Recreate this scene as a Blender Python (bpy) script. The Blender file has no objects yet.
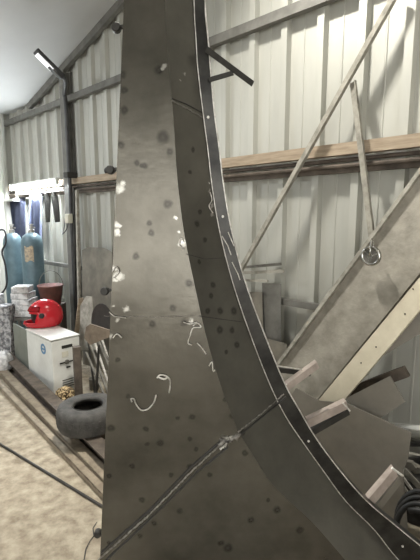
import bpy, bmesh, math, random
from mathutils import Vector as V, Matrix
from mathutils.bvhtree import BVHTree
random.seed(7)
S = bpy.context.scene
COL = S.collection

# ------------------------------------------------------------ camera
PITCH = math.radians(8.53); F = 420.0; CAM = V((0, 0, 1.6))
cd = bpy.data.cameras.new('camera'); cam = bpy.data.objects.new('camera', cd); COL.objects.link(cam)
cam.location = CAM; cam.rotation_euler = (math.pi/2 - PITCH, 0, 0)
cd.sensor_fit = 'HORIZONTAL'; cd.sensor_width = 36.0; cd.lens = 36.0 * F / 420.0; cd.clip_start = 0.02
S.camera = cam
# ------------------------------------------------------------ world, colour management
wd = bpy.data.worlds.new('world'); S.world = wd; wd.use_nodes = True
bg = wd.node_tree.nodes['Background']; bg.inputs[0].default_value = (1.0, 0.985, 0.93, 1); bg.inputs[1].default_value = 2.5
S.view_settings.view_transform = 'Standard'; S.view_settings.look = 'None'
S.view_settings.gamma = 1.0; S.view_settings.use_curve_mapping = False
S.view_settings.exposure = 0.72
# ------------------------------------------------------------ area lights added out of frame to brighten the shop, no fixtures
def area(name, loc, target, size, power, col, spread=3.14):
    l = bpy.data.lights.new(name, 'AREA'); l.shape = 'RECTANGLE'; l.size, l.size_y = size; l.energy = power; l.color = col
    o = bpy.data.objects.new(name, l); COL.objects.link(o); o.location = loc
    l.spread = spread
    o.rotation_euler = (V(target) - V(loc)).to_track_quat('-Z', 'Y').to_euler(); return o
area('roof_fill_light', (1.7, 0.0, 3.6), (1.2, 2.0, 1.7), (0.6, 0.2), 9, (1.0, 0.96, 0.86))  # unseen fill added from the upper right, no fixture
area('end_fill_light', (-3.6, 3.4, 2.9), (-2.2, 4.2, 1.2), (0.3, 0.1), 19, (0.93, 0.97, 1.0), 2.4)  # added beyond the left frame edge, so wall ribs get dark flanks
area('side_fill_light', (-0.35, 2.5, 3.3), (-1.35, 2.5, 0.0), (0.2, 0.1), 9, (1.0, 0.95, 0.86), 1.2)  # added above frame, narrow: brightens the floor and throws the tyre's shadow
area('bay_fill_light', (-0.3, 2.25, 3.75), (1.0, 1.9, 1.2), (0.25, 0.1), 26, (1.0, 0.96, 0.87), 2.3)  # added above frame, grazes the right wall to bring out its ribs

# ------------------------------------------------------------ frames of reference
FWD = V((0, math.cos(PITCH), -math.sin(PITCH))); UP = V((0, math.sin(PITCH), math.cos(PITCH))); RT = V((1, 0, 0))
E = V((.7195, -.6945, 0)); N = V((.6945, .7195, 0)); D = 2.553      # the long wall: E runs along it, N points out of the room
Z = V((0, 0, 1))
def ray(x, y): return FWD*F + RT*(x-210) + UP*(280-y)
def W(u, w, z): return E*u + N*(D-w) + Z*z                          # wall frame: along, out from wall, up
def at_wall(x, y, w=0.0):
    r = ray(x, y); return CAM + r*((D-w)/r.dot(N))
def at_floor(x, y, z=0.0):
    r = ray(x, y); return CAM + r*((z-CAM.z)/r.z)
def at_Y(x, y, Y):
    r = ray(x, y); return CAM + r*(Y/r.y)
def at_lean(x, y, wb, sl):                                          # plane leaning on the wall: w = wb - sl*z
    r = ray(x, y); return CAM + r*((D-wb+CAM.z*sl)/(r.dot(N)-sl*r.z))
def uw(p): return p.dot(E), D-p.dot(N), p.z

# ------------------------------------------------------------ materials
def mat(name, c1, c2=None, rough=.6, metal=0., scale=6., detail=6., bump=0., bscale=30., emit=None, stretch=(1,1,1), lo=.35, hi=.65, spots=None, spec=None):
    m = bpy.data.materials.new(name); m.use_nodes = True; nt = m.node_tree; n = nt.nodes; L = nt.links.new
    b = n['Principled BSDF']; b.inputs['Roughness'].default_value = rough; b.inputs['Metallic'].default_value = metal
    if spec is not None: b.inputs['Specular IOR Level'].default_value = spec
    tc = n.new('ShaderNodeTexCoord'); mp = n.new('ShaderNodeMapping'); mp.inputs['Scale'].default_value = stretch
    L(tc.outputs['Object'], mp.inputs[0])
    c2 = c2 or tuple(x*.8 for x in c1)
    nz = n.new('ShaderNodeTexNoise'); nz.inputs['Scale'].default_value = scale; nz.inputs['Detail'].default_value = detail; nz.inputs['Roughness'].default_value = .6
    L(mp.outputs[0], nz.inputs['Vector'])
    cr = n.new('ShaderNodeValToRGB'); cr.color_ramp.elements[0].position = lo; cr.color_ramp.elements[1].position = hi
    cr.color_ramp.elements[0].color = (*c2, 1); cr.color_ramp.elements[1].color = (*c1, 1)
    L(nz.outputs['Fac'], cr.inputs[0]); col = cr.outputs[0]
    if spots:
        nw = n.new('ShaderNodeTexNoise'); nw.inputs['Scale'].default_value = 55; nw.inputs['Detail'].default_value = 3
        L(tc.outputs['Object'], nw.inputs['Vector'])
        sub = n.new('ShaderNodeVectorMath'); sub.operation = 'SUBTRACT'; sub.inputs[1].default_value = (.5,.5,.5); L(nw.outputs['Color'], sub.inputs[0])
        for scol, amt, wob, lst in spots:
            sc = n.new('ShaderNodeVectorMath'); sc.operation = 'SCALE'; sc.inputs[3].default_value = wob; L(sub.outputs[0], sc.inputs[0])
            ad = n.new('ShaderNodeVectorMath'); ad.operation = 'ADD'; L(tc.outputs['Object'], ad.inputs[0]); L(sc.outputs[0], ad.inputs[1])
            acc = None
            for (p, r) in lst:
                ds = n.new('ShaderNodeVectorMath'); ds.operation = 'DISTANCE'; L(ad.outputs[0], ds.inputs[0]); ds.inputs[1].default_value = p
                mr = n.new('ShaderNodeMapRange'); mr.inputs[1].default_value = r*.55; mr.inputs[2].default_value = r*1.4; mr.inputs[3].default_value = 1; mr.inputs[4].default_value = 0
                L(ds.outputs['Value'], mr.inputs[0])
                if amt < .84:
                    pk = n.new('ShaderNodeMapRange'); pk.inputs[1].default_value = 0; pk.inputs[2].default_value = r*.7; pk.inputs[3].default_value = .55; pk.inputs[4].default_value = 1
                    L(ds.outputs['Value'], pk.inputs[0]); mm = n.new('ShaderNodeMath'); mm.operation = 'MULTIPLY'; L(mr.outputs[0], mm.inputs[0]); L(pk.outputs[0], mm.inputs[1]); mr = mm
                if acc is None: acc = mr.outputs[0]
                else:
                    mx = n.new('ShaderNodeMath'); mx.operation = 'MAXIMUM'; L(acc, mx.inputs[0]); L(mr.outputs[0], mx.inputs[1]); acc = mx.outputs[0]
            ml = n.new('ShaderNodeMath'); ml.operation = 'MULTIPLY'; ml.inputs[1].default_value = amt; L(acc, ml.inputs[0])
            mi = n.new('ShaderNodeMixRGB'); L(ml.outputs[0], mi.inputs[0]); L(col, mi.inputs[1]); mi.inputs[2].default_value = (*scol, 1); col = mi.outputs[0]
    L(col, b.inputs['Base Color'])
    if bump:
        n2 = n.new('ShaderNodeTexNoise'); n2.inputs['Scale'].default_value = bscale; n2.inputs['Detail'].default_value = 6
        L(mp.outputs[0], n2.inputs['Vector'])
        bp = n.new('ShaderNodeBump'); bp.inputs['Strength'].default_value = bump; bp.inputs['Distance'].default_value = .01
        L(n2.outputs['Fac'], bp.inputs['Height']); L(bp.outputs[0], b.inputs['Normal'])
    if emit:
        b.inputs['Emission Color'].default_value = (*emit[0], 1); b.inputs['Emission Strength'].default_value = emit[1]
    return m
M = dict(
 wall=mat('galvanised_sheet', (.52,.52,.475), (.41,.41,.375), .5, .2, 2.2, 8, .1, 8, stretch=(1.6,1.6,.35), lo=.3, hi=.7),
 ceil=mat('ceiling_liner', (.50,.505,.50), (.45,.455,.45), .8, 0, 1.2),
 floor=mat('concrete', (.42,.37,.285), (.20,.165,.12), .85, 0, 13, 15, .8, 45, lo=.33, hi=.66),
 girt=mat('painted_girt', (.19,.185,.17), (.12,.117,.105), .6, .2, 9),
 timber=mat('brown_timber', (.42,.34,.25), (.27,.21,.15), .75, 0, 5, 8, .2, 30, stretch=(1,1,9)),
 pine=mat('cream_timber', (.66,.61,.48), (.53,.48,.37), .7, 0, 6, 8, .15, 40),
 grey_board=mat('dusty_board', (.38,.355,.305), (.24,.225,.19), .8, .1, 9, 8, .25, 50),
 board_edge=mat('board_edge', (.40,.38,.33), (.22,.21,.18), .8, 0, 16),
 rust=mat('rusty_steel', (.16,.13,.105), (.075,.062,.052), .75, .3, 9, 8, .3, 40),
 dusty=mat('dusty_beam', (.33,.28,.21), (.19,.155,.115), .8, .1, 12, 9, .3, 50),
 beam=mat('brown_beam', (.24,.19,.14), (.13,.10,.075), .7, .3, 7, 8, .2, 30),
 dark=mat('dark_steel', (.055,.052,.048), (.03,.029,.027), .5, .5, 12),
 flange=mat('mill_scale', (.062,.060,.056), (.02,.0195,.019), .34, .6, 9),
 steel=mat('bare_steel', (.25,.24,.22), (.14,.135,.12), .45, .6, 14),
 bright=mat('ground_edge', (.80,.78,.74), (.42,.40,.37), .4, .35, 60, 3),
 weld=mat('weld_bead', (.42,.40,.37), (.16,.15,.14), .45, .6, 90, 4, .6, 160),
 scorch=mat('scorched_steel', (.040,.038,.035), (.025,.024,.022), .6, .1, 60),
 pink=mat('primer_bar', (.46,.39,.35), (.31,.26,.23), .6, .2, 18),
 plate=mat('grey_plate', (.25,.232,.20), (.18,.167,.145), .5, .45, 4, 8, .05, 60),
 lamp_pole=mat('lamp_pole_paint', (.07,.07,.072), (.04,.04,.042), .5, .3, 10),
 alu=mat('lamp_casing', (.5,.5,.5), None, .4, .5),
 lens=mat('lamp_lens', (.9,.9,.9), None, .3, 0, emit=((.95,.97,1), .35)),
 tube=mat('lit_tube', (1,1,1), (1,1,1), .4, 0, emit=((.90,.96,1), 230)),
 blue=mat('blue_cylinder_paint', (.125,.195,.225), (.075,.12,.145), .45, .1, 6, 8, .1, 30),
 brass=mat('valve_brass', (.40,.39,.36), None, .35, .8),
 label=mat('worn_label', (.50,.40,.27), (.22,.20,.17), .8, 0, 40),
 white=mat('white_casing', (.72,.73,.70), (.60,.60,.57), .5, 0, 5),
 white2=mat('white_foam', (.68,.68,.68), (.42,.42,.43), .8, 0, 22, lo=.42, hi=.55),
 speck=mat('speckled_stone', (.45,.45,.46), (.13,.13,.14), .8, 0, 30, lo=.42, hi=.58),
 greenish=mat('grey_green_sheet', (.23,.245,.215), (.17,.18,.155), .55, .2, 5),
 red=mat('helmet_red', (.50,.016,.026), (.42,.012,.02), .22, 0, 3),
 black=mat('black_plastic', (.012,.012,.012), None, .5),
 rubber=mat('tyre_rubber', (.07,.067,.062), (.035,.034,.032), .8, 0, 18, 6, .3, 60),
 bucket=mat('red_brown_bucket', (.22,.085,.07), (.12,.06,.05), .6, 0, 14),
 logo=mat('logo_blue', (.10,.24,.42), None, .5),
 slate=mat('blue_tarp', (.10,.115,.19), (.055,.065,.11), .7, 0, 7, 6, .4, 18),
 beige=mat('junction_box_plastic', (.62,.60,.50), None, .6),
 cord=mat('cable', (.03,.03,.032), None, .6),
 chrome=mat('chrome_ring', (.68,.67,.64), (.4,.4,.38), .2, .95, 30),
 rag=mat('blond_shavings', (.62,.48,.28), (.10,.07,.04), .9, 0, 60, 3, 0, lo=.45, hi=.55),
 sheet=mat('stained_sheet', (.27,.25,.21), (.15,.14,.12), .5, .35, 5, 8),
)

# ------------------------------------------------------------ mesh helpers (all in world metres)
def NB(): return bmesh.new()
def quadbox(bm, c, ax, ay, az):
    vs = [bm.verts.new(c + ax*i + ay*j + az*k) for i in (-.5,.5) for j in (-.5,.5) for k in (-.5,.5)]
    for f in ((0,1,3,2),(4,6,7,5),(0,4,5,1),(2,3,7,6),(0,2,6,4),(1,5,7,3)): bm.faces.new([vs[i] for i in f])
def bar(bm, p, q, w, h, side=None):
    d = (q-p); s = (side or Z); a = d.cross(s)
    if a.length < 1e-6: a = d.cross(V((1,0,0)))
    a.normalize(); b = a.cross(d).normalized()
    quadbox(bm, (p+q)/2, d, a*w, b*h)
def box(bm, c, size, rz=0):
    R = Matrix.Rotation(rz, 3, 'Z'); quadbox(bm, V(c), R@V((size[0],0,0)), R@V((0,size[1],0)), V((0,0,size[2])))
def tube(bm, pts, r, seg=8, cap=True):
    rr = r if isinstance(r, (list, tuple)) else [r]*len(pts); rings = []; ref = None
    for i, p in enumerate(pts):
        d = (pts[min(i+1, len(pts)-1)] - pts[max(i-1, 0)]).normalized()
        if ref is None: ref = d.orthogonal().normalized()
        ref = (ref - d*ref.dot(d)).normalized(); b = d.cross(ref)
        rings.append([bm.verts.new(p + (ref*math.cos(t) + b*math.sin(t))*rr[i]) for t in [2*math.pi*k/seg for k in range(seg)]])
    for a, b in zip(rings, rings[1:]):
        for k in range(seg): bm.faces.new([a[k], a[(k+1)%seg], b[(k+1)%seg], b[k]])
    if cap: bm.faces.new(rings[0][::-1]); bm.faces.new(rings[-1])
def lathe(bm, c, prof, seg=32, ax=None, close=False):
    ax = ax or Z; o = ax.orthogonal().normalized() if abs(ax.z) < .99 else V((1,0,0)); b = ax.cross(o); rings = []
    for r, z in prof: rings.append([bm.verts.new(c + ax*z + (o*math.cos(2*math.pi*k/seg) + b*math.sin(2*math.pi*k/seg))*max(r, 1e-4)) for k in range(seg)])
    pr = list(zip(rings, rings[1:])) + ([(rings[-1], rings[0])] if close else [])
    for a, b2 in pr:
        for k in range(seg): bm.faces.new([a[k], a[(k+1)%seg], b2[(k+1)%seg], b2[k]])
def prism(bm, pts, off):
    a = [bm.verts.new(p) for p in pts]; b = [bm.verts.new(p+off) for p in pts]; n = len(pts)
    bm.faces.new(a); bm.faces.new(b[::-1])
    for i in range(n): bm.faces.new([a[i], b[i], b[(i+1)%n], a[(i+1)%n]])
def wpos(o):
    p = V((0,0,0))
    while o: p += V(o.location); o = o.parent
    return p
def obj(name, bm, m, parent=None, smooth=False, bevel=0, loc=None):
    bmesh.ops.recalc_face_normals(bm, faces=bm.faces)
    base = wpos(parent) if parent else V(loc if loc is not None else bottom(bm))
    bmesh.ops.translate(bm, verts=bm.verts, vec=-base)
    me = bpy.data.meshes.new(name); bm.to_mesh(me); bm.free()
    me.materials.append(M[m] if isinstance(m, str) else m)
    if smooth: me.shade_smooth()
    o = bpy.data.objects.new(name, me); COL.objects.link(o)
    if parent: o.parent = parent
    else: o.location = base
    if bevel:
        b = o.modifiers.new('bevel', 'BEVEL'); b.width = bevel; b.segments = 2; b.limit_method = 'ANGLE'
    return o
def bottom(bm):
    xs = [v.co for v in bm.verts]; c = sum(xs, V((0,0,0)))/len(xs); return V((c.x, c.y, min(v.z for v in xs)))
def thing(name, label, cat, loc, group=None):
    o = bpy.data.objects.new(name, None); COL.objects.link(o); o.location = loc; o.empty_display_size = .05
    return tag(o, label, cat, group)
def tag(o, label, cat, group=None):
    o['label'] = label; o['category'] = cat
    if group: o['group'] = group
    return o
def struct(name, bm, m, **k):
    o = obj(name, bm, m, **k); o['kind'] = 'structure'; return o

# ------------------------------------------------------------ the setting
U0, U1 = -6.5, 3.2; UK = -5.62
def roof(u): return max(3.05, 3.28 + .265*(u+4.75))
bm = NB(); prism(bm, [W(U0-.06,-.06,0), W(U1+.06,-.06,0), W(U1+.06,9,0), W(U0-.06,9,0)], -Z*.1)
struct('floor', bm, 'floor', loc=(0,0,0))
def corrugated(bm, org, ax, out, L, phase, top, pitch=.272, dep=.042):
    xs = [(0, 0)]; s = phase % pitch
    while s < L-.09:
        if s > .05: xs += [(s-.034,0),(s-.024,dep),(s+.024,dep),(s+.034,0)]
        if s+pitch*.5 < L: xs += [(s+pitch*.46,0),(s+pitch*.475,.005),(s+pitch*.505,.005),(s+pitch*.52,0)]
        s += pitch
    xs.append((L, 0)); prev = None
    for x, d in xs:
        p = org + ax*x + out*d
        col = [bm.verts.new(V((p.x, p.y, 0))), bm.verts.new(V((p.x, p.y, top(x))))]
        if prev: bm.faces.new([prev[0], col[0], col[1], prev[1]])
        prev = col
bm = NB(); urib = uw(at_wall(362, 90))[0]
corrugated(bm, W(U0, 0, 0), E, -N, U1-U0, (urib-U0), lambda x: roof(U0+x))
struct('wall_back', bm, 'wall')
bm = NB(); corrugated(bm, W(U0, 0, 0), -N, E, 8.5, .12, lambda x: roof(U0))
struct('wall_left', bm, 'wall')
bm = NB()
for a_, b_ in ((U0-.1, UK), (UK, U1)): prism(bm, [W(a_,-.1,roof(a_)), W(b_,-.1,roof(b_)), W(b_,8.5,roof(b_)), W(a_,8.5,roof(a_))], Z*.06)
bmesh.ops.remove_doubles(bm, verts=bm.verts, dist=.001)
struct('ceiling', bm, 'ceil')
# two unseen walls behind the camera, door openings added for daylight and steel reflections
bm = NB()
for a_, b_, za_ in ((0, 3.3, 0), (8.2, 8.5, 0), (3.3, 8.2, 2.7)):
    prism(bm, [W(U1,a_,za_), W(U1,b_,za_), W(U1,b_,roof(U1)), W(U1,a_,roof(U1))], E*.05)
struct('wall_right', bm, 'wall')
bm = NB(); DL, DR, DH = -2.2, 3.1, 2.7
for a_, b_, za_ in ((U0, DL, 0), (DR, U1, 0), (DL, DR, DH)):
    prism(bm, [W(a_,8.5,za_), W(b_,8.5,za_), W(b_,8.5,roof(b_)), W(a_,8.5,roof(a_))], -N*.05)
struct('wall_front', bm, 'wall')
# rafter under the ceiling against the wall
bm = NB(); bar(bm, W(UK,.075,roof(UK)-.04), W(U1,.075,roof(U1)-.04), .05, .07)
struct('trim_1', bm, 'girt')
def girt(k, y0, y1, h, dep, m, w=None):
    za = at_wall(216, y0).z; zb = at_wall(216, y1).z
    bm = NB(); w = (w or dep/2)+.043
    bar(bm, W(U0+.02, w, (za+zb)/2), W(U1, w, (za+zb)/2), dep, h)
    return struct('trim_%d' % k, bm, m)
girt(2, 42, 50, .065, .05, 'girt')
girt(3, 163, 169, .07, .06, 'timber')
bm = NB(); z3 = at_wall(216, 166).z
for dz, dw in ((-.062,.063),(-.10,.088)): tube(bm, [W(U0+.02,dw,z3+dz), W(U1,dw,z3+dz)], .013)
bar(bm, W(U0+.02,.057,z3-.125), W(U1,.057,z3-.125), .028, .03)
struct('trim_4', bm, 'rust')
zm = at_wall(300, 302).z
bm = NB(); bar(bm, W(U0+.02,.063,zm), W(U1,.063,zm), .04, .045); struct('trim_5', bm, 'girt')
# steel column of the wall
uc = uw(at_wall(76, 200))[0]
bm = NB()
bar(bm, W(uc,.065,0), W(uc,.065,roof(uc)-.08), .008, .10, N); 
for s in (-1,1): bar(bm, W(uc,.065+s*.046,0), W(uc,.065+s*.046,roof(uc)-.08), .10, .008, N)
struct('trim_6', bm, 'girt')

# ------------------------------------------------------------ the curved steel fabrication in the foreground
YA = 1.25
cre = [(160,-260),(163,-120),(165,0),(167,40),(170,76),(174,126),(176,160),(179,194),(185,238),(197,296),(208,343),(223,392),(238,430),(252,454),(271,483),(290,502),(311,521),(335,548),(362,580),(400,622),(450,678)]
inn = [(190,-260),(192,-120),(194,0),(196,38),(198,70),(204,120),(208,150),(212,185),(219,228),(232,280),(248,328),(268,380),(285,415),(303,442),(323,470),(346,501),(374,529),(399,560),(440,598),(490,640),(540,680)]
out = [(200,-260),(203,-120),(205,0),(208,38),(211,76),(214.5,114),(219,147),(223.5,185),(231,228),(244,278),(262,328),(284,382),(300,411),(316,438),(339,469),(365,499),(393,523),(420,545),(460,577),(520,615),(575,650)]
def smooth(l, k=4):
    r = []
    for i in range(len(l)-1):
        p0, p1, p2, p3 = l[max(i-1,0)], l[i], l[i+1], l[min(i+2,len(l)-1)]
        for j in range(k):
            t = j/k; r.append(.5*((2*p1)+(p2-p0)*t+(2*p0-5*p1+4*p2-p3)*t*t+(3*p1-p0-3*p2+p3)*t**3))
    return r+[l[-1]]
def gr(p):
    p = V(p); p.z = max(p.z, .006); return p
dl = [.30*math.hypot(a[0]-b[0], a[1]-b[1])/100*.9 for a, b in zip(cre, inn)]
C3 = smooth([gr(at_Y(*a, YA)) for a in cre]); I3 = smooth([gr(at_Y(*b, YA+d)) for b, d in zip(inn, dl)])
O3 = smooth([gr(at_Y(*b, YA+d)) for b, d in zip(out, dl)])
for L3 in (C3, I3, O3):
    for p in L3: p.z = max(p.z, .006)
fab = thing('curved_steel_fabrication', 'tall tapering dark steel fabrication with a sweeping curved edge filling the foreground', 'steel structure', (-.1, YA+.05, 0))
FL = V(fab.location)
lt = at_Y(112, -260, YA); l0 = at_Y(124, 0, YA); l1 = at_Y(100, 560, YA)
dirl = (l1-l0)/(l1.z-l0.z); lt = l0 + dirl*(C3[0].z-l0.z); lb = l0 + dirl*(.006-l0.z)
lt.y = lb.y = YA
def loc(p): return tuple(V(p)-FL)
PX = YA/425
Asp = [(168,204,4),(149,223,2.6),(151,233,3),(136,256,3.4),(189,283,4),(173,308,3.4),(152,324,3.4),(184,323,3.6),(142,166,2.5),(159,70,4),(163,137,5.5),(123,74,3),(124,90,3.2),(124,110,3.6),(121,145,3.6),(144,166,3),(137,163,2.6),(170,152,3.2),
 (160,443,3.6),(146,429,2.6),(147,444,2.4),(192,417,3),(178,418,2.4),(190,439,2.4),(196,449,2.2),(190,466,3),(210,475,2.6),(171,475,2.6),(132,466,2.8),(142,500,3),(154,523,3),(180,511,3),(140,536,2.8),(228,548,5),(221,543,3.4),(251,520,3.4),(245,453,3),(111,428,3.6),(109,476,2.6),(109,543,2.4),(232,416,3),(277,510,4),(268,500,2.4),(225,400,2.6),(128,396,2.4),(118,360,2.5),(300,530,4)]
Bsp = [(213,285,3.2),(211,296,2.8),(208,311,3),(220,311,3.6),(234,311,4),(220,330,4),(232,330,3.4),(197,224,3),(200,212,2.6),(237,345,3.4),(259,470,3.4),(285,502,3.4),(243,432,3.4),(190,172,2.2),(193,150,2.4),(226,352,2.4),(199,262,2.2),(205,240,2.6)]
Awh = [(120,189,4.5),(123,184,3),(117,225,3),(117,233,4),(114,268,3.4),(119,277,4.5),(126,309,4),(112,306,2),(118,320,3),(110,336,3.5),(181,243,3.6),(179,232,2.2),(164,66,2.4),(116,282,2),(176,218,2.5),(191,322,2.5)]
Bwh = [(212,206,2.6),(209,190,1.6),(212,214,2.4),(181,80,1.2),(184,74,2),(225,255,1.6)]
# front plate
bm = NB(); pts = [p for p in C3]
# strip mesh row by row so that the long plate shades evenly
rows = []
for p in pts:
    z = p.z; l = l0 + dirl*(z-l0.z); l.y = YA
    rows.append([bm.verts.new(l + (V((p.x, YA, z))-l)*t) for t in (0,.1,.3,.5,.7,.9,1)])
for a, b in zip(rows, rows[1:]):
    if (a[0].co-b[0].co).length < 1e-5: continue
    for k in range(6): bm.faces.new([a[k], a[k+1], b[k+1], b[k]])
bvA_pts = bm.copy()
bmesh.ops.recalc_face_normals(bm, faces=bm.faces)
if bm.faces[:][0].normal.y > 0: bmesh.ops.reverse_faces(bm, faces=bm.faces)
ret = bmesh.ops.extrude_face_region(bm, geom=bm.faces[:]); bmesh.ops.translate(bm, verts=[g for g in ret['geom'] if isinstance(g, bmesh.types.BMVert)], vec=V((0,.004,0)))
mA = mat('scorched_plate', (.170,.160,.136), (.084,.078,.065), .25, .68, 3.2, 12, .05, 45, lo=.36, hi=.64,
  spots=[((.035,.033,.030), .8, .012, [(loc(at_Y(x,y,YA)), r*PX) for x,y,r in Asp]), ((.55,.54,.50), .85, .035, [(loc(at_Y(x,y,YA)), r*PX*.9) for x,y,r in Awh])])
obj('front_plate', bm, mA, fab)
# side plate
bm = NB(); A = [bm.verts.new(p) for p in C3]; B = [bm.verts.new(p) for p in I3]; Mi = [bm.verts.new((p+q)/2) for p, q in zip(C3, I3)]
for i in range(len(A)-1):
    for P, Q in ((A, Mi), (Mi, B)):
        try: bm.faces.new([P[i], Q[i], Q[i+1], P[i+1]])
        except Exception: pass
bvB = BVHTree.FromBMesh(bm); bvA = BVHTree.FromBMesh(bvA_pts); bvA_pts.free()
def on(x, y, lift=.002):
    r = ray(x, y).normalized(); best = None
    for t in (bvA, bvB):
        h = t.ray_cast(CAM, r)
        if h[0] is not None and (best is None or h[3] < best[1]): best = (h[0], h[3])
    return best[0] - r*lift if best else at_Y(x, y, YA) - r*lift
mB = mat('side_scorched_plate', (.165,.156,.138), (.100,.095,.084), .30, .7, 5, 9, .04, 60, lo=.3, hi=.7,
  spots=[((.022,.021,.020), .8, .010, [(loc(on(x,y,0)), r*PX) for x,y,r in Bsp]), ((.5,.48,.45), .8, .03, [(loc(on(x,y,0)), r*PX*.9) for x,y,r in Bwh])])
ret = bmesh.ops.extrude_face_region(bm, geom=bm.faces[:]); bmesh.ops.translate(bm, verts=[g for g in ret['geom'] if isinstance(g, bmesh.types.BMVert)], vec=V((-.004,.007,0)))
obj('side_plate', bm, mB, fab)
# hidden far sides close the box
bm = NB(); prism(bm, [lt+V((.002,.006,0)), lb+V((.002,.006,0)), lb+V((.03,.22,0)), lt+V((.03,.1,0))], V((.008,0,0)))
obj('left_plate', bm, 'plate', fab)
# flange following the curve
bm = NB(); prev = None
for p, q in zip(I3, O3):
    c = [bm.verts.new(p+V((0,-.004,0))), bm.verts.new(q+V((0,-.004,0))), bm.verts.new(q+V((0,.045,0))), bm.verts.new(q+V((-.006,.045,0))), bm.verts.new(q+V((-.006,.004,0))), bm.verts.new(p+V((0,.004,0)))]
    if prev:
        for k in range(6): bm.faces.new([prev[k], prev[(k+1)%6], c[(k+1)%6], c[k]])
    prev = c
fl = obj('curved_flange', bm, 'flange', fab)
bm = NB(); tube(bm, [p+V((.0,-.005,0)) for p in O3], .0022, 6); obj('ground_edge', bm, 'bright', fl)
bm = NB(); tube(bm, [p+V((.0,-.005,0)) for p in I3], .0017, 6); obj('ground_edge', bm, 'bright', fl)
# crease edge and left edge, thin worn metal
def online(pts, n, lift=.002, jit=0):
    r = []
    for (a, b) in zip(pts, pts[1:]):
        for i in range(n):
            t = i/n; r.append(on(a[0]+(b[0]-a[0])*t+random.uniform(-jit,jit), a[1]+(b[1]-a[1])*t+random.uniform(-jit,jit), lift))
    r.append(on(*pts[-1], lift)); return r
def seam(name, pts, r, m, n=14, jit=0., lift=.001, wob=.3):
    bm = NB(); P = online(pts, n, lift, jit); tube(bm, P, [r*random.uniform(1-wob, 1+wob) for _ in P], 6); return obj(name, bm, m, fab, smooth=True)
seam('scorch_line', [(101,553),(150,510),(190,468),(222,440)], .0042, 'scorch', wob=.15)
seam('scorch_line', [(106,560),(150,519),(198,471),(228,447)], .0038, 'scorch', wob=.15)
seam('weld_seam', [(98,560),(150,514),(194,469),(222,443)], .0028, 'weld', 30, .3)
seam('weld_seam', [(219,446),(224,438),(230,441),(238,434)], .0075, 'weld', 9, 1.6, wob=.6)
seam('scorch_line', [(236,438),(262,417),(286,397)], .0034, 'scorch', wob=.15)
seam('weld_seam', [(238,432),(262,413),(284,394)], .0022, 'weld', 20, .3)
seam('chalk_line', [(104,316),(150,317),(197,316)], .0006, 'weld', 16, .3)
seam('scorch_line', [(199,316),(220,319),(243,322)], .0012, 'scorch')
seam('scorch_line', [(186,254),(205,259),(222,258)], .0010, 'scorch')
seam('weld_seam', [(172,101),(186,108),(203,118)], .0022, 'steel', 16, .5)
seam('scorch_line', [(171,98),(186,104),(203,113)], .0016, 'scorch')
seam('weld_seam', [(225,441),(233,436),(226,445),(220,449)], .0028, 'bright', 6, 1.5, wob=.6)
# loose tack wires
def wire(pts, r=.0022, m='bright'):
    bm = NB(); P = smooth([on(x, y, .006) for x, y in pts], 5); tube(bm, P, r, 6); return obj('tack_wire', bm, m, fab, smooth=True)
wire([(132,402),(131,399),(134,399),(136,404),(141,410),(148,409),(154,402),(156,395)])
wire([(157,378),(160,375),(166,376),(170,380),(170,387),(169,393)])
wire([(158,377),(164,379),(168,377)], .003)
wire([(193,326),(197,323),(201,327),(193,328),(190,336),(188,343),(192,345)], .0018)
wire([(197,343),(202,348),(206,354)], .0018); wire([(183,322),(190,324),(197,322)], .0016); wire([(209,366),(212,362),(213,371),(215,370)], .0018)
wire([(112,272),(116,267),(119,272),(114,278)], .002); wire([(109,312),(114,316),(120,317),(126,318)], .0014); wire([(113,338),(117,334),(122,338)], .0016)
wire([(184,242),(181,238),(180,245),(184,249)], .002); wire([(210,192),(212,200),(209,206),(213,213)], .0016)
# flange tacks
def onf(x, y, t): 
    return None
for i, f_ in ((20,.4),(31,.5),(52,.4),(67,.5)):
    if i < len(I3):
        bm = NB(); c = I3[i].lerp(O3[i], f_)+V((0,-.005,0)); lathe(bm, c, [(0,-.004),(.004,-.003),(.0045,.002),(0,.002)], 10, V((0,1,0))); obj('tack_weld', bm, 'bright', fl)
for pts, r in (([(266,349),(271,357),(275,366)],.0018), ([(262,352),(267,360)],.0014), ([(276,385),(279,391),(283,387)],.003), ([(283,388),(287,384)],.0024)):
    bm = NB(); tube(bm, [at_Y(x, y, YA+.128) for x, y in pts], r, 6); obj('tack_weld', bm, 'bright', fl)
for pts, r in (([(222,236),(228,246),(231,255)],.0018), ([(228,232),(234,246)],.0016),([(232,262),(238,274),(240,280)],.0016), ([(205,178),(210,184)],.0014)):
    bm = NB(); tube(bm, [at_Y(x, y, YA+.085) for x, y in pts], r, 6); obj('tack_weld', bm, 'bright', fl)
# lugs on the left edge
for (x, y) in ((116.5,28),(110.5,170),(105,291),(98,533)):
    bm = NB(); c = at_Y(x, y, YA+.02); lathe(bm, c-V((0,.012,0)), [(0,0),(.011,0),(.013,.004),(.013,.02),(0,.024)], 14, V((0,1,0))); bar(bm, c, c+V((.035,0,.006)), .012, .008)
    obj('edge_lug', bm, 'dark', fab, bevel=.001)
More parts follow.
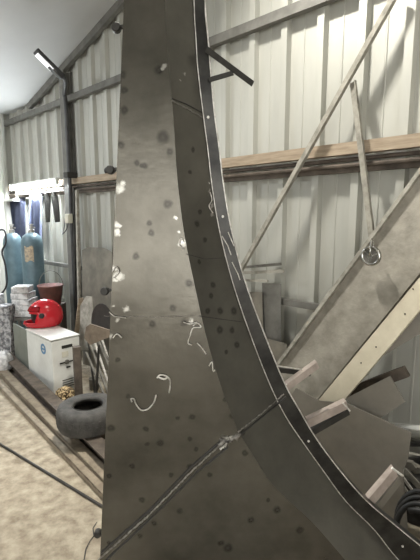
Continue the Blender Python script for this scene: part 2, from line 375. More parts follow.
# stub bars poking out behind the flange
def stub(a, b, Ya, Yb, w, h, m, top=None):
    bm = NB(); p, q = at_Y(*a, Ya), at_Y(*b, Yb); d = (q-p).normalized(); s = d.cross(V((0,-1,0))).normalized()
    quadbox(bm, (p+q)/2, q-p, s*w, V((0,.004,0))); quadbox(bm, (p+q)/2 - s*(w/2-.002) + V((0,h/2,0)), q-p, s*.004, V((0,h,0)))
    o = obj('stub_bar', bm, m, fab)
    return o
stub((281,392),(318,365), 1.42, 1.50, .024, .03, 'pink')
stub((262,368),(311,374), 1.44, 1.52, .018, .02, 'dark')
bm = NB(); tube(bm, [at_Y(264,364,1.43), at_Y(312,371,1.51)], .003, 6); obj('stub_bar', bm, 'bright', fab)
stub((308,424),(347,405), 1.44, 1.50, .030, .03, 'pink')
stub((312,433),(349,412), 1.45, 1.51, .022, .02, 'dark')
bm = NB(); tube(bm, [at_Y(343,403,1.49), at_Y(350,411,1.49)], .0035, 6); obj('stub_bar', bm, 'bright', fab)
stub((370,503),(396,472), 1.47, 1.56, .036, .03, 'pink')
stub((378,508),(400,480), 1.48, 1.57, .03, .02, 'plate')
bm = NB(); tube(bm, [at_Y(392,468,1.54), at_Y(403,476,1.54)], .005, 6); obj('stub_bar', bm, 'bright', fab)
stub((206,49),(253,84), 1.30, 1.40, .017, .02, 'scorch')
stub((209,80),(233,73), 1.31, 1.36, .014, .015, 'scorch')

# ------------------------------------------------------------ things leaning on the long wall, right side
def plank(name, L, R, wb, sl, ztop, th, m, label, cat, zbot=.005):
    def ends(pq):
        a = at_lean(*pq[0], wb, sl); b = at_lean(*pq[1], wb, sl); d = (b-a)/(b.z-a.z)
        return a+d*(zbot-a.z), a+d*(ztop-a.z)
    lb_, lt_ = ends(L); rb_, rt_ = ends(R)
    nrm = (lt_-lb_).cross(rb_-lb_).normalized()
    if nrm.dot(N) < 0: nrm = -nrm
    bm = NB(); prism(bm, [lb_, rb_, rt_, lt_], nrm*th); return bm, (lb_, rb_, rt_, lt_, nrm)
bm, q = plank('board', [(413,180),(280,361)], [(420,273),(318,399)], .42, .12, 2.05, .03, '', '', '')
t = thing('leaning_board', 'wide dusty grey board leaning steeply against the ribbed wall', 'board', bottom(bm))
obj('panel', bm, 'grey_board', t)
bm = NB(); l_, r_, rt_, lt_, nr = q; s = (r_-l_).normalized()
for a, b in ((l_, lt_),): quadbox(bm, (a+b)/2 + s*.012 - nr*.014, b-a, s*.024, nr*.028)
obj('edge_strip', bm, 'board_edge', t)
bm, _ = plank('', [(420,277),(320,398)], [(420,310),(341,404)], .52, .12, 1.75, .028, '', '', '')
bmesh.ops.bevel(bm, geom=bm.edges[:], offset=.002, segments=1)
t = thing('timber_plank', 'cream pale timber plank lying diagonally in front of the grey board', 'plank', bottom(bm))
pk = obj('plank_body', bm, 'pine', t)
for x, y in ((413,289),(405,314),(361,363),(376,347)):
    bm = NB(); c = at_lean(x, y, .522, .12); lathe(bm, c, [(0,-.001),(.004,-.001),(.004,.002),(0,.002)], 10, N); obj('nail_head', bm, 'dark', t)
def plate_px(name, pts, wb, sl, th, m, label, cat, floor=False, **k):
    P = [at_lean(x, y, wb, sl) for x, y in pts]; P = [V((p.x, p.y, max(p.z, .004))) for p in P]
    bm = NB(); prism(bm, P, N*th); return tag(obj(name, bm, m, **k), label, cat)
plate_px('steel_sheet', [(338,420),(330,398),(348,388),(376,360),(440,322),(470,255),(440,250),(400,300),(320,400),(300,600),(330,640)], .36, .11, .006, 'plate', 'dark steel sheet edge showing behind the lower side of the cream plank', 'steel sheet')
bm = NB(); p, qq = at_lean(345,394,.42,.1), at_lean(407,371,.42,.1); bar(bm, p, qq, .03, .058)
tag(obj('timber_offcut', bm, 'rust', bevel=.002), 'short reddish-brown timber offcut resting on the square steel plate', 'timber')
plate_px('steel_square', [(345,399),(390,376),(405,402),(379,419),(362,411)], .545, .1, .006, 'plate', 'small square grey steel plate turned on its corner below the brown offcut', 'steel plate')
plate_px('steel_gusset', [(296,388),(319,401),(345,403),(378,418),(411,433),(408,458),(403,470),(402,640),(240,640)], .56, .06, .008, 'plate', 'large smooth grey steel plate standing behind the curved flange', 'steel plate')
# long diagonal frame with hanging strut and pulley
bm = NB(); p, q1 = at_lean(396,-6,.16,.02), at_lean(243,266,.22,.02)
q0 = q1 + (q1-p).normalized()*((q1.z-.01)/((p-q1).normalized().z))
t = thing('angle_iron_frame', 'long thin dusty angle iron leaning diagonally across the wall with hanging strut', 'steel frame', (q0.x,q0.y,.0))
d = (q0-p).normalized(); s = d.cross(N).normalized()
quadbox(bm, (p+q0)/2, q0-p, s*.045, N*.004); quadbox(bm, (p+q0)/2 + s*.021 - N*.015, q0-p, s*.004, N*.03)
obj('long_bar', bm, 'board_edge', t)
bm = NB(); a, b = at_lean(353,82,.17,.02), at_lean(373,246,.20,.02); s = (b-a).cross(N).normalized()
quadbox(bm, (a+b)/2, b-a, s*.040, N*.004); quadbox(bm, (a+b)/2 + s*.018 - N*.012, b-a, s*.004, N*.024); obj('hanging_strut', bm, 'board_edge', t)
pc = at_lean(371,256,.375,.02)
t = thing('pulley_block', 'round chrome pulley hanging from the strut over the grey board edge', 'pulley', pc)
ax = -N
bm = NB(); lathe(bm, pc, [(.040,-.012),(.052,-.012),(.054,-.006),(.048,0),(.054,.006),(.052,.012),(.040,.012),(.038,0)], 28, ax, close=True); obj('wheel', bm, 'chrome', t, smooth=True)
bm = NB(); lathe(bm, pc, [(0,-.006),(.040,-.006),(.040,.006),(0,.006)], 24, ax); obj('web', bm, 'steel', t)
bm = NB(); lathe(bm, pc, [(0,-.018),(.014,-.018),(.014,.018),(0,.018)], 14, ax); obj('hub', bm, 'chrome', t)
for k in range(3):
    bm = NB(); a_ = k*2.094+.4; dv = (E*math.cos(a_)+Z*math.sin(a_)); bar(bm, pc+dv*.01-N*.01, pc+dv*.045-N*.01, .008, .006, N); obj('spoke', bm, 'chrome', t)
bm = NB(); tube(bm, [pc-N*.018, pc+Z*.03-N*.02+E*.003, pc+Z*.075-N*.012, pc+Z*.09, pc+Z*.075+N*.02, pc+Z*.03+N*.018, pc+N*.014], .005, 8); obj('hook', bm, 'chrome', t, smooth=True)
# shorter bars and sheets left of the board
def rod_px(name, a, b, wa, wb, w, h, m, label, cat, group=None):
    bm = NB(); bar(bm, at_wall(*a, wa), at_wall(*b, wb), w, h, N); return tag(obj(name, bm, m), label, cat, group)
rod_px('angle_bar', (236,268),(281,264), .10,.10,.02,.016,'steel','upper short steel bar stuck out level behind the flange','steel bar')
rod_px('flat_bar', (238,273),(284,271), .12,.12,.022,.009,'board_edge','lower short pale flat bar beside the flange','steel bar')
plate_px('steel_sheet', [(243,292),(262,292),(262,620),(236,620)], .15, .02, .004, 'sheet', 'tan-grey sheet standing directly behind the curved flange', 'steel sheet')
plate_px('steel_sheet', [(262,283),(281,284),(281,345),(281,620),(263,620)], .11, .0, .004, 'girt', 'narrow dark grey upright sheet between the flange and the wide board', 'steel sheet')
plate_px('steel_sheet', [(264,338),(287,344),(290,620),(260,620)], .19, .02, .004, 'sheet', 'low grey sheet left of the wide board, below the dark rectangle', 'steel sheet')
rod_px('flat_bar', (236,280),(268,281), .15,.15,.015,.01,'board_edge','thin pale flat bar, lowest of the bars behind the flange','steel bar')

# ------------------------------------------------------------ scrap heap, lower right
bm = NB(); p0 = at_lean(386,425,.30,0); p1 = at_lean(440,430,.28,0); tube(bm, [p0,p1], .016, 10)
tag(obj('steel_pipe', bm, 'white', smooth=True), 'pale pipe lying on top of the scrap heap at right', 'pipe')
def scrap_pt(x, y, w): return at_wall(x, y, w)
def heap(a, b, wb, m, w_, h_, lb_):
    p, q_ = at_wall(*a, wb), at_wall(*b, wb-.03); 
    if p.z < q_.z: p, q_ = q_, p
    bm = NB(); bar(bm, p, q_, w_, h_, N); tag(obj('scrap_bar', bm, m), lb_, 'scrap bar', 'scrap bars in the right heap')
H = [((402,437),(440,449),.05,'steel','short bare bar topmost in the scrap heap under the pale pipe'),
     ((404,444),(445,444),.09,'dark','dark level bar just below the topmost bare bar'),
     ((400,452),(442,462),.13,'board_edge','dusty bar third from the top of the scrap heap'),
     ((398,461),(440,456),.17,'dark','dark bar crossing beneath the dusty bar in the heap'),
     ((400,470),(440,482),.21,'steel','bare bar across the middle of the scrap heap'),
     ((398,482),(440,492),.25,'plate','dull wide bar lowest across the scrap heap')]
for a, b, wb, m, lb_ in H: heap(a, b, wb, m, .02, .028, lb_)
for k, (x0, y0, x1, y1, wb, m, lb_) in enumerate(((402,476,428,512,.42,'bright','upper of two thin shiny strips sloping down to the right frame edge'),
      (400,481,426,520,.45,'bright','lower of two thin shiny strips sloping down to the right frame edge'),
      (404,470,432,500,.47,'board_edge','pale broad strip sloping down above the two shiny strips'))):
    a_, b_ = at_wall(x0,y0,wb), at_wall(x1,y1,wb); bm = NB(); dz_ = (b_-a_); dz_ *= (a_.z-.01)/(a_.z-b_.z); bar(bm, a_, a_+dz_, .012 if m=='bright' else .03, .008, N); tag(obj('sloping_strip', bm, m), lb_, 'strip')
for i, (x, y, w) in enumerate(((409,466,.36),(405,474,.37),(416,470,.34))):
    bm = NB(); c = at_wall(x, y, w); pts = [c+E*(.030*math.cos(k*1.25+i)*(1+.3*random.random()))+Z*(.024*math.sin(k*1.25+i)) for k in range(5)]; prism(bm, pts, N*.02+Z*.006)
    tag(obj('scrap_offcut', bm, ('plate','steel','sheet')[i]), ('dull plate chunk, middle of three on the heap','angular bare steel chunk nearest the flange in the heap','brownish sheet chunk at the right frame edge of the heap')[i], 'offcut', 'offcuts in the right heap')
# dark drum under the heap
dc = at_wall(418,520,.22); dc.z = 0
bm = NB(); lathe(bm, dc, [(0,0),(.16,0),(.165,.01),(.16,.02),(.16,.10),(.165,.11),(.16,.12),(.16,.19),(.166,.20),(.16,.21),(0,.205)], 28)
tag(obj('steel_drum', bm, 'dark', smooth=True), 'dark low drum under the scrap bars at the right frame edge', 'drum')
bm = NB(); hc = at_wall(422,530,.645); hc.z = .185
P = [hc+E*((.125-.0004*t)*math.cos(t/4))+N*(.03*math.sin(t/4)-.0012*t+.04)+Z*((.165-.0006*t)*math.sin(t/4)) for t in range(85)]
tube(bm, P, .013, 8); tag(obj('rubber_hose', bm, 'black', smooth=True), 'black rubber hose coiled low in the right-hand scrap heap', 'hose')

# ------------------------------------------------------------ lamps and fittings on the left wall part
a, b = at_wall(11,188.5,.14), at_wall(57,182.5,.14)
t = thing('fluorescent_lamp', 'glowing white tube lamp fixed level on the wall above the gas cylinders', 'lamp', (a+b)/2)
dd = (b-a).normalized()
bm = NB(); tube(bm, [a+dd*.03, b-dd*.03], .022, 12); obj('lit_tube', bm, 'tube', t, smooth=True)
bm = NB(); bar(bm, a+Z*.042+N*.02, b+Z*.042+N*.02, .07, .03); obj('housing', bm, 'white', t)
for p in (a, b):
    bm = NB(); quadbox(bm, p+Z*.01, dd*.03, N*.04, Z*.07); obj('end_cap', bm, 'white', t)
for f_ in (.2,.8):
    p = a.lerp(b, f_); bm = NB(); bar(bm, p+Z*.05+N*.02, p+Z*.05+N*.13, .02, .01); obj('bracket', bm, 'girt', t)
# pole lamp
pb = at_wall(69.5,180,.17); pu = uw(pb)[0]
t = thing('pole_lamp', 'lamp head angled out on a dark curved pole beside the steel column', 'lamp', W(pu,.17,0))
zt = at_wall(69,93,.17).z
h0, h1 = at_wall(58,73,.42), at_wall(36,51,.62)
bm = NB(); P = smooth([W(pu,.17,0.01), W(pu,.17,1.0), W(pu,.17,2.0), W(pu,.17,zt-.12), W(pu-.005,.18,zt), at_wall(65,80,.28), h0+(h0-h1)*.02], 5); tube(bm, P, .022, 10); obj('pole', bm, 'lamp_pole', t, smooth=True)
d = (h1-h0).normalized(); s = d.cross(Z).normalized(); up = s.cross(d)
bm = NB(); quadbox(bm, h0+d*.02, d*.16, s*.07, up*.06); obj('lamp_neck', bm, 'lamp_pole', t, bevel=.012)
bm = NB(); c = h0.lerp(h1, .55); quadbox(bm, c, (h1-h0)*.95, s*.11, up*.035); obj('lamp_head', bm, 'lamp_pole', t, bevel=.01)
bm = NB(); quadbox(bm, c-up*.021+d*.005, (h1-h0)*.72, s*.085, up*.012); obj('lamp_lens', bm, 'lens', t, bevel=.003)
# clamps on pole
bm = NB(); quadbox(bm, W(pu,.155,at_wall(69,178).z), E*.09, N*.13, Z*.06); obj('clamp', bm, 'dark', t, bevel=.005)
# junction box with cable
c = at_wall(69,218.5,.215)
t = thing('junction_box', 'small beige junction box strapped on the pole below the timber rail', 'electrical box', c)
bm = NB(); quadbox(bm, c, E*.09, N*.045, Z*.105); obj('box_body', bm, 'beige', t, bevel=.005)
bm = NB(); quadbox(bm, c-N*.027, E*.08, N*.01, Z*.095); obj('cover', bm, 'beige', t, bevel=.003)
bm = NB(); tube(bm, smooth([c-Z*.05-E*.02, c-Z*.13-E*.08, c-Z*.18-E*.18, c-Z*.12-E*.25+N*.06, c+Z*.02-E*.28+N*.1, c+Z*.22-E*.3+N*.14],4), .006, 6); obj('cable', bm, 'cord', t, smooth=True)
# shelf plank and hangings under the tube
bm = NB(); aa = at_wall(-4,201,.16); b2 = at_wall(13,201,.16); bar(bm, W(uw(aa)[0],.08,aa.z), W(uw(b2)[0],.08,aa.z), .16, .03); bar(bm, W(uw(b2)[0]-.03,.08,aa.z), W(uw(b2)[0]-.03,.08,aa.z+.16), .03,.03)
tag(obj('wall_bracket_shelf', bm, 'white'), 'pale bracket shelf at the left frame edge under the tube lamp', 'shelf')
def cloth(name, x0, x1, y0, y1, w, m, label, cat, nx=14, seed=0):
    bm = NB(); r = random.Random(seed); g = []
    for j in range(8):
        row = []
        for i in range(nx+1):
            f_ = i/nx; p = at_wall(x0+(x1-x0)*f_, y0+(y1-y0)*j/7, w); p = p - N*(.018*math.sin(i*1.7+seed)*(.4+j/7)) + Z*((-.03*math.sin(i*.8)) if j == 7 else 0); row.append(bm.verts.new(p))
        g.append(row)
    for j in range(7):
        for i in range(nx): bm.faces.new([g[j][i], g[j][i+1], g[j+1][i+1], g[j+1][i]])
    bmesh.ops.solidify(bm, geom=bm.faces[:], thickness=.006)
    return tag(obj(name, bm, m, smooth=True), label, cat)
cloth('hanging_tarp', 5, 25, 196, 262, .06, 'slate', 'dark blue cloth hung on the wall behind the left gas cylinder', 'cloth', seed=1)
cloth('hanging_tarp', 30, 42, 194, 250, .10, 'slate', 'narrow blue cloth hung on the wall above the right gas cylinder', 'cloth', 8, seed=2)
for k, (x, xx, y0, y1, lb_) in enumerate(((47,49,193,222,'left'),(54,58,193,222,'right'))):
    bm = NB(); p, q_ = at_wall(x, y0, .09), at_wall(xx, y1, .05); bar(bm, p, q_, .02, .075, N); bar(bm, p+Z*.005, p+Z*.03, .03, .03, N)
    tag(obj('hanging_strap', bm, 'dark'), lb_+' of two dark straps hanging beneath the right end of the tube lamp', 'strap')
# small knobs: insulator cleats on the wall rail
def knob(x, y, lb_):
    bm = NB(); c = at_wall(x, y, .05); lathe(bm, c, [(0,.06),(.02,.06),(.035,.045),(.022,.03),(.035,.015),(.03,-.05),(0,-.05)], 14, -N); tag(obj('cable_cleat', bm, 'dark', smooth=True), lb_, 'cleat')
knob(110, 171, 'dark round cable cleat on the timber rail beside the steel plate edge')

# gas cylinders
def gas(x, Y, dia, label, rusty):
    g = at_Y(x, 300, Y); c = V((g.x, Y, 0)); zt_ = at_Y(x, 233, Y).z; r = dia/2
    t = thing('gas_cylinder', label, 'gas cylinder', c, 'gas cylinders by the wall')
    bm = NB(); lathe(bm, c, [(0,.0),(r*.95,0),(r,.02),(r,zt_-.13),(r*.96,zt_-.09),(r*.82,zt_-.04),(r*.55,zt_-.01),(r*.3,zt_),(r*.25,zt_+.01),(0,zt_+.01)], 32); obj('body', bm, 'blue', t, smooth=True)
    bm = NB(); lathe(bm, c+Z*zt_, [(0,0),(.035,0),(.035,.04),(.02,.045),(.02,.09),(0,.09)], 16); bar(bm, c+Z*(zt_+.065), c+Z*(zt_+.065)+V((.05,-.01,0)), .02,.02); lathe(bm, c+Z*(zt_+.095), [(0,0),(.03,0),(.03,.014),(0,.014)], 12); obj('valve', bm, 'brass', t)
    if rusty:
        bm = NB(); rows = []
        for j in range(6):
            rows.append([bm.verts.new(c+V(((r+.003)*math.sin(a_), -(r+.003)*math.cos(a_), zt_-.33+j*.035+.012*math.sin(a_*9+j)))) for a_ in [-.35+.14*i for i in range(7)]])
        for j in range(5):
            for i in range(6): bm.faces.new([rows[j][i], rows[j][i+1], rows[j+1][i+1], rows[j+1][i]])
        obj('worn_label', bm, 'label', t, smooth=True)
gas(16.5, 5.35, .225, 'left and plain one of two blue gas cylinders', False)
gas(35.5, 5.1, .25, 'right blue gas cylinder with a worn tan label on its shoulder', True)
bm = NB(); P = smooth([at_Y(x, y, 5.0) for x, y in ((-6,232),(4,230),(6,242),(2,252),(5,264),(7,282),(3,292),(-4,296),(-8,300))], 4); 
P = [p for p in P]; tube(bm, P, .011, 6)
tube(bm, smooth([P[-1], V((P[-1].x-.05, 5.0, .4)), V((P[-1].x, 5.0, .012))], 4), .011, 6)
tag(obj('gas_hose', bm, 'cord', smooth=True), 'dark blue hose looping at the left frame edge beside the cylinders', 'hose')

# white machine box with helmet
hB = .52
P1 = at_floor(51,340,hB); P2 = at_floor(79,334,hB); P3 = at_floor(36,327,hB)
dx = (P2-P1); dx.z = 0; wx = dx.length; dx.normalize(); dy = V((-dx.y, dx.x, 0)); wy = (P3-P1).dot(dy)
base = V((P1.x, P1.y, 0))
c0 = base + dx*wx/2 + dy*wy/2
t = thing('machine_box', 'white boxy machine casing with blue oval badge, under the red helmet', 'machine', c0)
bm = NB(); quadbox(bm, c0+Z*(hB/2-.01), dx*wx, dy*wy, Z*(hB-.02)); obj('casing', bm, 'white', t, bevel=.006)
bm = NB(); quadbox(bm, c0+Z*(hB-.006), dx*(wx+.012), dy*(wy+.012), Z*.012); obj('lid', bm, 'white', t, bevel=.004)
f0 = base + dx*wx/2 - dy*.003
bm = NB(); quadbox(bm, f0+Z*.43+dx*.01, dx*.10, dy*.006, Z*.028); obj('slot', bm, 'dark', t)
bm = NB(); quadbox(bm, f0+Z*.36-dx*.012, dx*.06, dy*.004, Z*.05); obj('sticker', bm, 'beige', t)
bm = NB(); lathe(bm, f0+Z*.285+dx*.0, [(0,0),(.022,0),(.022,.01),(0,.012)], 16, -dy); obj('dial', bm, 'steel', t)
for k in (-1,1):
    bm = NB(); bar(bm, f0+Z*.285+dx*k*.02-dy*.006, f0+Z*.285+dx*k*.07-dy*.006, .006,.012); obj('latch', bm, 'dark', t)
bm = NB(); bar(bm, f0+Z*.235-dx*.01-dy*.006, f0+Z*.235+dx*.03-dy*.006, .006,.014); obj('latch', bm, 'dark', t)
bm = NB(); lathe(bm, base + dy*.17+Z*.40, [(.03,.0),(.05,0),(.05,.003),(.03,.003)], 24, -dx, close=True)
for v in bm.verts: v.co = v.co
obj('oval_badge', bm, 'logo', t)
bm = NB(); quadbox(bm, base+dy*.17+Z*.40-dx*.002, dx*.004, dy*.05, Z*.016); obj('badge_bar', bm, 'logo', t)
bm = NB()
for k in range(4): quadbox(bm, f0+Z*(.05+.022*k)+dx*.02, dx*.14, dy*.004, Z*.006)
obj('vent_slots', bm, 'dark', t)
# helmet
hc = at_floor(46,326,hB) ; hc = V((hc.x, hc.y, hB)); 
hd = V((-.93,-.36,0)).normalized(); hs = V((-hd.y, hd.x, 0)); 
t = thing('motorcycle_helmet', 'glossy red full-face helmet lying on the white machine box', 'helmet', hc)
def hpt(x, y, z): return hc + hd*x*1.10 + hs*y*1.08 + Z*z*1.2
bm = NB(); nu, nv = 40, 28; g = []
for j in range(nv+1):
    ph = math.pi*j/nv; row = []
    for i in range(nu):
        th = 2*math.pi*i/nu; x = math.sin(ph)*math.cos(th); y = math.sin(ph)*math.sin(th); z = math.cos(ph)
        fx = 1.0; X = .155*x; Y_ = .122*y; Z_ = .135*z
        if z < .1 and x > 0: X += .055*x*min(1, (.1-z)*2.2)
        if z < -.65: Z_ = -.65*.135 - (abs(z)-.65)*.03
        row.append(bm.verts.new(hpt(X, Y_, Z_+.092+.002)))
    g.append(row)
def isopen(i, j):
    ph = math.pi*(j+.5)/nv; th = 2*math.pi*(i+.5)/nu; th = min(th, 2*math.pi-th); z = math.cos(ph)
    return th < 1.15 and -.42+.12*th < z < .36-.28*th*.6
def isbottom(i, j): return math.cos(math.pi*(j+.5)/nv) < -.86
for j in range(nv):
    for i in range(nu):
        if isopen(i, j) or isbottom(i, j): continue
        k = (i+1) % nu
        vs = [g[j][i], g[j][k], g[j+1][k], g[j+1][i]]
        bm.faces.new(vs)
bmesh.ops.remove_doubles(bm, verts=bm.verts, dist=.0004)
bmesh.ops.delete(bm, geom=[v for v in bm.verts if not v.link_faces], context='VERTS')
zmin = min(v.co.z for v in bm.verts)
bmesh.ops.recalc_face_normals(bm, faces=bm.faces); bmesh.ops.solidify(bm, geom=bm.faces[:], thickness=.006)
sh = min(v.co.z for v in bm.verts)-hB-.001
bmesh.ops.translate(bm, verts=bm.verts, vec=V((0,0,-sh)))
obj('shell', bm, 'red', t, smooth=True)
bm = NB(); bmesh.ops.create_uvsphere(bm, u_segments=24, v_segments=16, radius=1)
for v in bm.verts: v.co = hpt(v.co.x*.135-.012, v.co.y*.105, max(v.co.z*.115, -.075)+.095-sh)
obj('lining', bm, 'black', t, smooth=True)
for s_ in (-1, 1):
    bm = NB(); lathe(bm, hpt(.03, s_*.119, .112-sh), [(0,.0),(.026,.0),(.026,.006),(.018,.012),(0,.012)], 20, hs*s_); obj('visor_pivot', bm, 'black', t)
# visor raised: a thin strip over the brow
bm = NB(); rows = []
for j in range(4):
    rr = []
    for i in range(15):
        th = -1.25+2.5*i/14; zz = .36+.1*j; rad = math.sqrt(max(0,1-zz*zz))
        rr.append(bm.verts.new(hpt(.158*rad*math.cos(th), .125*rad*math.sin(th), .138*zz+.092-sh)))
    rows.append(rr)
for j in range(3):
    for i in range(14): bm.faces.new([rows[j][i], rows[j][i+1], rows[j+1][i+1], rows[j+1][i]])
bmesh.ops.solidify(bm, geom=bm.faces[:], thickness=.002)
obj('visor', bm, 'red', t, smooth=True)
bm = NB()
# grey-green panel leaning on left of machine
pa, pb_ = at_floor(37,380), at_floor(20,367); pa.z = pb_.z = 0
ha = at_Y(35,332,pa.y).z; 
pa = V((pa.x-.03,pa.y,.0)); pb_.x -= .03
nrm = (pb_-pa).cross(Z).normalized()
bm = NB(); prism(bm, [pa, pb_, pb_+Z*ha, pa+Z*ha], nrm*(-.012)); t = thing('sheet_panel', 'grey-green flat panel with white edge standing left of the machine box', 'panel', bottom(bm)); obj('sheet', bm, 'greenish', t)
bm = NB(); bar(bm, pa+Z*.001, pa+Z*ha, .016,.016, nrm); obj('edge_trim', bm, 'white', t)
# bench under the foam stack
def pxbox(name, x0, x1, y0, y1, Y, dep, m, label, cat, group=None, rz=.1, bev=.004):
    p = at_Y((x0+x1)/2, y1, Y); w_ = (x1-x0)*Y/425; h_ = (y1-y0)*Y/425
    bm = NB(); box(bm, (p.x, Y+dep/2, p.z+h_/2), (w_, dep, h_), rz); return tag(obj(name, bm, m, bevel=bev), label, cat, group)
Yf = 4.55
zf = at_Y(20, 318, Yf).z
bm = NB(); pcx = at_Y(18,318,Yf)
for lx in (.0,.18):
    for ly in (.02,.28): box(bm, (pcx.x+lx, Yf+ly+.01, (zf-.03)/2), (.03,.03,zf-.03))
box(bm, (pcx.x+.08, Yf+.16, zf-.016), (.25,.32,.03))
tag(obj('steel_stand', bm, 'girt'), 'low steel stand under the white foam blocks', 'stand')
yy = zf
for i, (h_, w_, dxx, lb_) in enumerate(((.07,.25,.06,'bottom wide'),(.065,.22,.04,'second from bottom'),(.065,.2,.01,'middle'),(.07,.19,-.005,'fourth from bottom'),(.07,.18,-.01,'topmost'))):
    bm = NB(); box(bm, (pcx.x+dxx+.015, Yf+.15, yy+h_/2), (w_,.22,h_-.002), .12*math.sin(i*2)); yy += h_
    tag(obj('foam_block', bm, 'white2', bevel=.006), lb_+' white block in the stack left of the red helmet', 'block', 'white blocks stacked left of the helmet')
bm = NB(); c = at_Y(36,301,4.6); box(bm, (pcx.x+.04, Yf+.03, yy+.008), (.12,.1,.014), .4)
tag(obj('paper_pad', bm, 'white'), 'thin white pad lying on top of the foam block stack', 'pad')
def standbox(name, x0, x1, ytop, ybase, dep, m, label, cat, rz=0):
    pbse = at_floor((x0+x1)/2, ybase); Y = pbse.y; w_ = (x1-x0)*Y/425; h_ = at_Y((x0+x1)/2, ytop, Y).z
    bm = NB(); box(bm, (pbse.x, Y+dep/2, h_/2), (w_, dep, h_), rz)
    if m == 'speck':
        bmesh.ops.subdivide_edges(bm, edges=bm.edges[:], cuts=5, use_grid_fill=True)
        r = random.Random(3)
        for v in bm.verts: v.co += V((r.uniform(-.008,.008), r.uniform(-.008,.008), r.uniform(-.006,.0) if v.co.z > .05 else 0))
    return tag(obj(name, bm, m, bevel=.004), label, cat)
standbox('speckled_block', 0, 13, 306, 363, .16, 'speck', 'tall speckled grey block at the left frame edge before the foam stack', 'block')
standbox('foam_carton', -8, 1.5, 296, 358, .18, 'white2', 'tall white carton cut by the left frame edge', 'carton')
bm = NB(); bmesh.ops.create_uvsphere(bm, u_segments=20, v_segments=12, radius=1); c = at_floor(2,376)
for v in bm.verts:
    a_ = math.atan2(v.co.y, v.co.x); v.co = V((c.x-.02+v.co.x*.085*(1+.08*math.sin(5*a_)), c.y+.1+v.co.y*.1, max(0, .11+v.co.z*.12+.008*math.sin(7*a_))))
tag(obj('white_sack', bm, 'white2', smooth=True), 'small crumpled white sack on the floor at the left frame edge', 'sack')
# bucket on its crate
Yb = 4.75; c = at_Y(51.5,304,Yb); zb = c.z
bm = NB(); box(bm, (c.x+.02, Yb, (zb-.002)/2), (.22,.22,zb-.002), 0); tag(obj('wooden_crate', bm, 'rust', bevel=.004), 'dark crate behind the helmet, carrying the bucket', 'crate')
t = thing('bucket', 'red-brown bucket with thin wire handle behind the helmet', 'bucket', (c.x, Yb, zb))
cz = V((c.x, Yb, zb)); bm = NB(); lathe(bm, cz, [(0,0),(.105,0),(.135,.205),(.143,.21),(.143,.225),(.13,.225),(.1,.012),(0,.012)], 28); obj('pail', bm, 'bucket', t, smooth=True)
bm = NB(); tube(bm, [cz+V((.137*math.cos(a_), .02, .215+.17*math.sin(a_))) for a_ in [math.pi*k/16 for k in range(17)]], .004, 6); obj('handle', bm, 'steel', t)

# stained sheet and scrap between column and fabrication
def lean_sheet(pts, wb, sl, th, m, name, label, cat): return plate_px(name, pts, wb, sl, th, m, label, cat)
lean_sheet([(82,250),(88,247),(104,248),(112,252),(112,372),(83,366)], .34, .1, .006, 'sheet', 'steel_sheet', 'stained tan-grey sheet leaning on the wall between column and tall fabrication', 'steel sheet')
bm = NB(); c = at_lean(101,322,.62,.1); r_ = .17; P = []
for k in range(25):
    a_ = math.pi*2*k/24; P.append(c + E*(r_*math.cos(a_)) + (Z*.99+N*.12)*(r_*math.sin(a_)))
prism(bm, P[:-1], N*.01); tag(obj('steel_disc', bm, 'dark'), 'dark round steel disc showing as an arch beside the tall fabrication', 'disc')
lean_sheet([(80,306),(86,296),(92,297),(93,318),(97,350),(80,350)], .52, .1, .008, 'board_edge', 'steel_offcut', 'small pale offcut plate below the stained sheet', 'steel plate')
lean_sheet([(86,327),(90,324),(112,331),(112,336),(90,345),(84,338)], .97, .1, .012, 'beam', 'timber_offcut', 'tan wooden offcut lying across the rods left of the fabrication', 'timber')
# leaning tall strips next to the column
def leanbar(x0, y0, x1, y1, wb, sl, w_, h_, m, name, label, cat, group=None):
    a_ = at_lean(x0, y0, wb, sl); b_ = at_lean(x1, y1, wb, sl); dz = (b_-a_)/(b_.z-a_.z); a2 = a_; b3 = b_ 
    lo_ = a_ if a_.z < b_.z else b_; hi_ = b_ if a_.z < b_.z else a_
    bm = NB(); bar(bm, lo_, hi_, w_, h_, N); return tag(obj(name, bm, m), label, cat, group)
def toground(x0, y0, x1, y1, wb, sl):
    a_ = at_lean(x0, y0, wb, sl); b_ = at_lean(x1, y1, wb, sl); d_ = (a_-b_)/(a_.z-b_.z); return a_, b_+d_*(.012-b_.z)
for k, (x0,y0,x1,y1,wb,w_,h_,m,lb_) in enumerate((
   (77,190,80,330,.27,.03,.035,'board_edge','tall pale wooden strip standing right beside the steel column'),
   (81,298,75,345,.45,.05,.012,'timber','short tapered brown slat leaning left of the offcut plate'),
   (74,188,76,330,.22,.02,.03,'dark','tall dark rod standing against the steel column'))):
    a_, b_ = toground(x0,y0,x1,y1,wb,.03); bm = NB(); bar(bm, b_, a_, h_, w_, N); tag(obj('leaning_strip', bm, m), lb_, 'strip', 'strips by the steel column')
names = ['leftmost','second','third','fourth','fifth','sixth','seventh','rightmost']
for k, (x0,y0,x1,y1,wb,m) in enumerate(((86,352,97,378,.85,'steel'),(90,344,101,374,.84,'steel'),(94,340,104,370,.8,'bright'),(96,334,108,364,.78,'steel'),(99,345,97,380,.9,'dark'),(88,338,92,370,.74,'dark'),(91,332,104,352,.7,'steel'),(100,333,106,352,.66,'bright'))):
    a_, b_ = toground(x0,y0,x1,y1,wb,.1); bm = NB(); bar(bm, b_, a_, .012, .016, N); tag(obj('steel_rod', bm, m), names[k]+' of the thin leaning rods between machine box and fabrication', 'rod', 'thin rods behind the tyre')
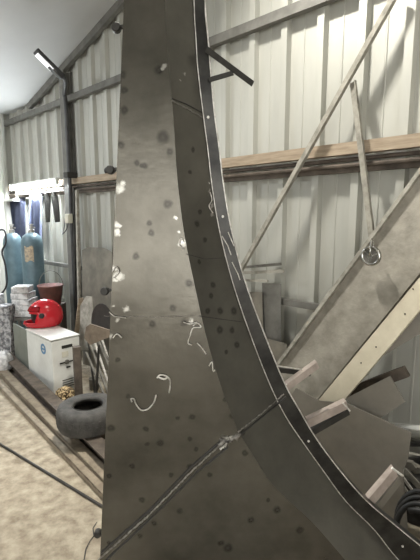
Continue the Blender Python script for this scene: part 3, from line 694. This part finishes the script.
# stump post beside machine
pz = at_floor(76,399); h_ = at_Y(76,348,pz.y).z
bm = NB(); box(bm, (pz.x+.012, pz.y+.045, h_/2), (.062,.062,h_), .5)
tag(obj('square_post', bm, 'rust', bevel=.003), 'short dark brown square post standing right of the white machine box', 'post')
# shavings pile and tin
bm = NB(); c = at_floor(64,397); bmesh.ops.create_icosphere(bm, subdivisions=4, radius=1); r = random.Random(5)
c = at_floor(64,399)
for v in bm.verts: k = r.uniform(.85,1.15); v.co = V((c.x+v.co.x*.085*k, c.y+.04+v.co.y*.06*k, max(0,(.02+v.co.z*.075*k))))
o = tag(obj('rag_heap', bm, 'rag'), 'small mottled yellow heap at the foot of the white machine box', 'rags')
c = at_floor(93,391); bm = NB(); lathe(bm, V((c.x, c.y+.05, 0)), [(0,0),(.045,0),(.047,.1),(.05,.105),(.045,.105),(.042,.01),(0,.01)], 20)
tag(obj('tin_can', bm, 'steel', smooth=True), 'grey tin can just behind the tyre', 'can')
# ------------------------------------------------------------ beams on the floor
def ibeam(f0_, f1_, width, h_, label, back=.6, m='beam', kind='i'):
    a_ = at_floor(*f0_); b_ = at_floor(*f1_); d_ = (b_-a_).normalized(); a_ -= d_*back; s_ = V((-d_.y, d_.x, 0)); 
    if s_.y < 0: s_ = -s_
    b_ += d_*.5
    L_ = b_-a_; bm = NB(); c_ = (a_+b_)/2 + s_*width/2
    if kind == 'i':
        quadbox(bm, c_+Z*.006, L_, s_*width, Z*.012); quadbox(bm, c_+Z*(h_-.006), L_, s_*width, Z*.012); quadbox(bm, c_+Z*h_/2, L_, s_*.01, Z*(h_-.02))
    else:
        quadbox(bm, c_+Z*(h_-.004), L_, s_*width, Z*.008)
        for k in (-1,1): quadbox(bm, c_+s_*k*(width/2-.004)+Z*h_/2, L_, s_*.008, Z*h_)
    return tag(obj('steel_beam', bm, m, bevel=.002), label, 'beam', 'beams lying along the floor')
ibeam((0,364),(103,476), .10, .13, 'tall rusty I-beam lying on the floor, farthest back, beside the tyre', back=.3, m='rust')
ibeam((0,377),(101,486), .085, .05, 'low brown channel beam lying between the tall beam and the front channel', back=.3, kind='c', m='dusty')
ibeam((0,391),(100,498), .06, .035, 'narrow channel beam lying nearest the open concrete', back=.3, kind='c', m='dusty')
bm = NB(); a_, b_ = at_floor(0,444,.008), at_floor(100,505,.008); d_ = (b_-a_); tube(bm, [a_-d_*.3, b_+d_*.25], .008, 8)
tag(obj('floor_rod', bm, 'dark', smooth=True), 'thin dark rod lying alone on the open concrete floor', 'rod')
bm = NB(); P = [at_floor(x, y, .001) for x, y in ((84,560),(86,549),(90,541),(94,536),(93,528),(97,522))]; tube(bm, P, [.003,.004,.003,.004,.003,.002], 5)
struct('trim_7', bm, 'dark')
# ------------------------------------------------------------ tyre
ztop = .30; tc_ = at_floor(88,403,ztop); rO, rI, wT = .215, .098, .17
c = V((tc_.x, tc_.y, ztop-wT))
bm = NB()
prof = [(rI,.02),(rI+.012,.0),(rO-.04,-.0),(rO-.012,.012),(rO,.04),(rO,wT-.04),(rO-.012,wT-.012),(rO-.04,wT),(rI+.035,wT-.002),(rI+.012,wT-.006),(rI,wT-.02),(rI+.004,wT-.03),(rO-.03,wT-.04),(rO-.03,.04),(rI+.004,.03)]
lathe(bm, c, prof, 48, close=True)
t = thing('tyre', 'worn dark tyre lying flat behind the floor beams beside the tall fabrication', 'tyre', c)
obj('carcass', bm, 'rubber', t, smooth=True)
bm = NB()
for k in range(60):
    a_ = 2*math.pi*k/60; d_ = V((math.cos(a_), math.sin(a_), 0)); s_ = V((-d_.y, d_.x, 0)); quadbox(bm, c+d_*(rO+.0005)+Z*(wT/2+(.018 if k%2 else -.018)), d_*.003, s_*.018, Z*.03)
obj('tread', bm, 'rubber', t)
bm = NB(); lathe(bm, c, [(rI-.004,wT-.022),(rI+.01,wT-.002),(rI+.014,wT-.002),(rI+.0,wT-.022)], 40, close=True); obj('bead_rim', bm, 'rubber', t, smooth=True)
# blocks carrying the tyre
bm = NB(); box(bm, (c.x+.05, c.y+.13, (ztop-wT)/2), (.20,.10,ztop-wT-.001), -.88)
tag(obj('support_block', bm, 'rust', bevel=.003), 'dark block under the tyre behind the tall floor beam', 'block')
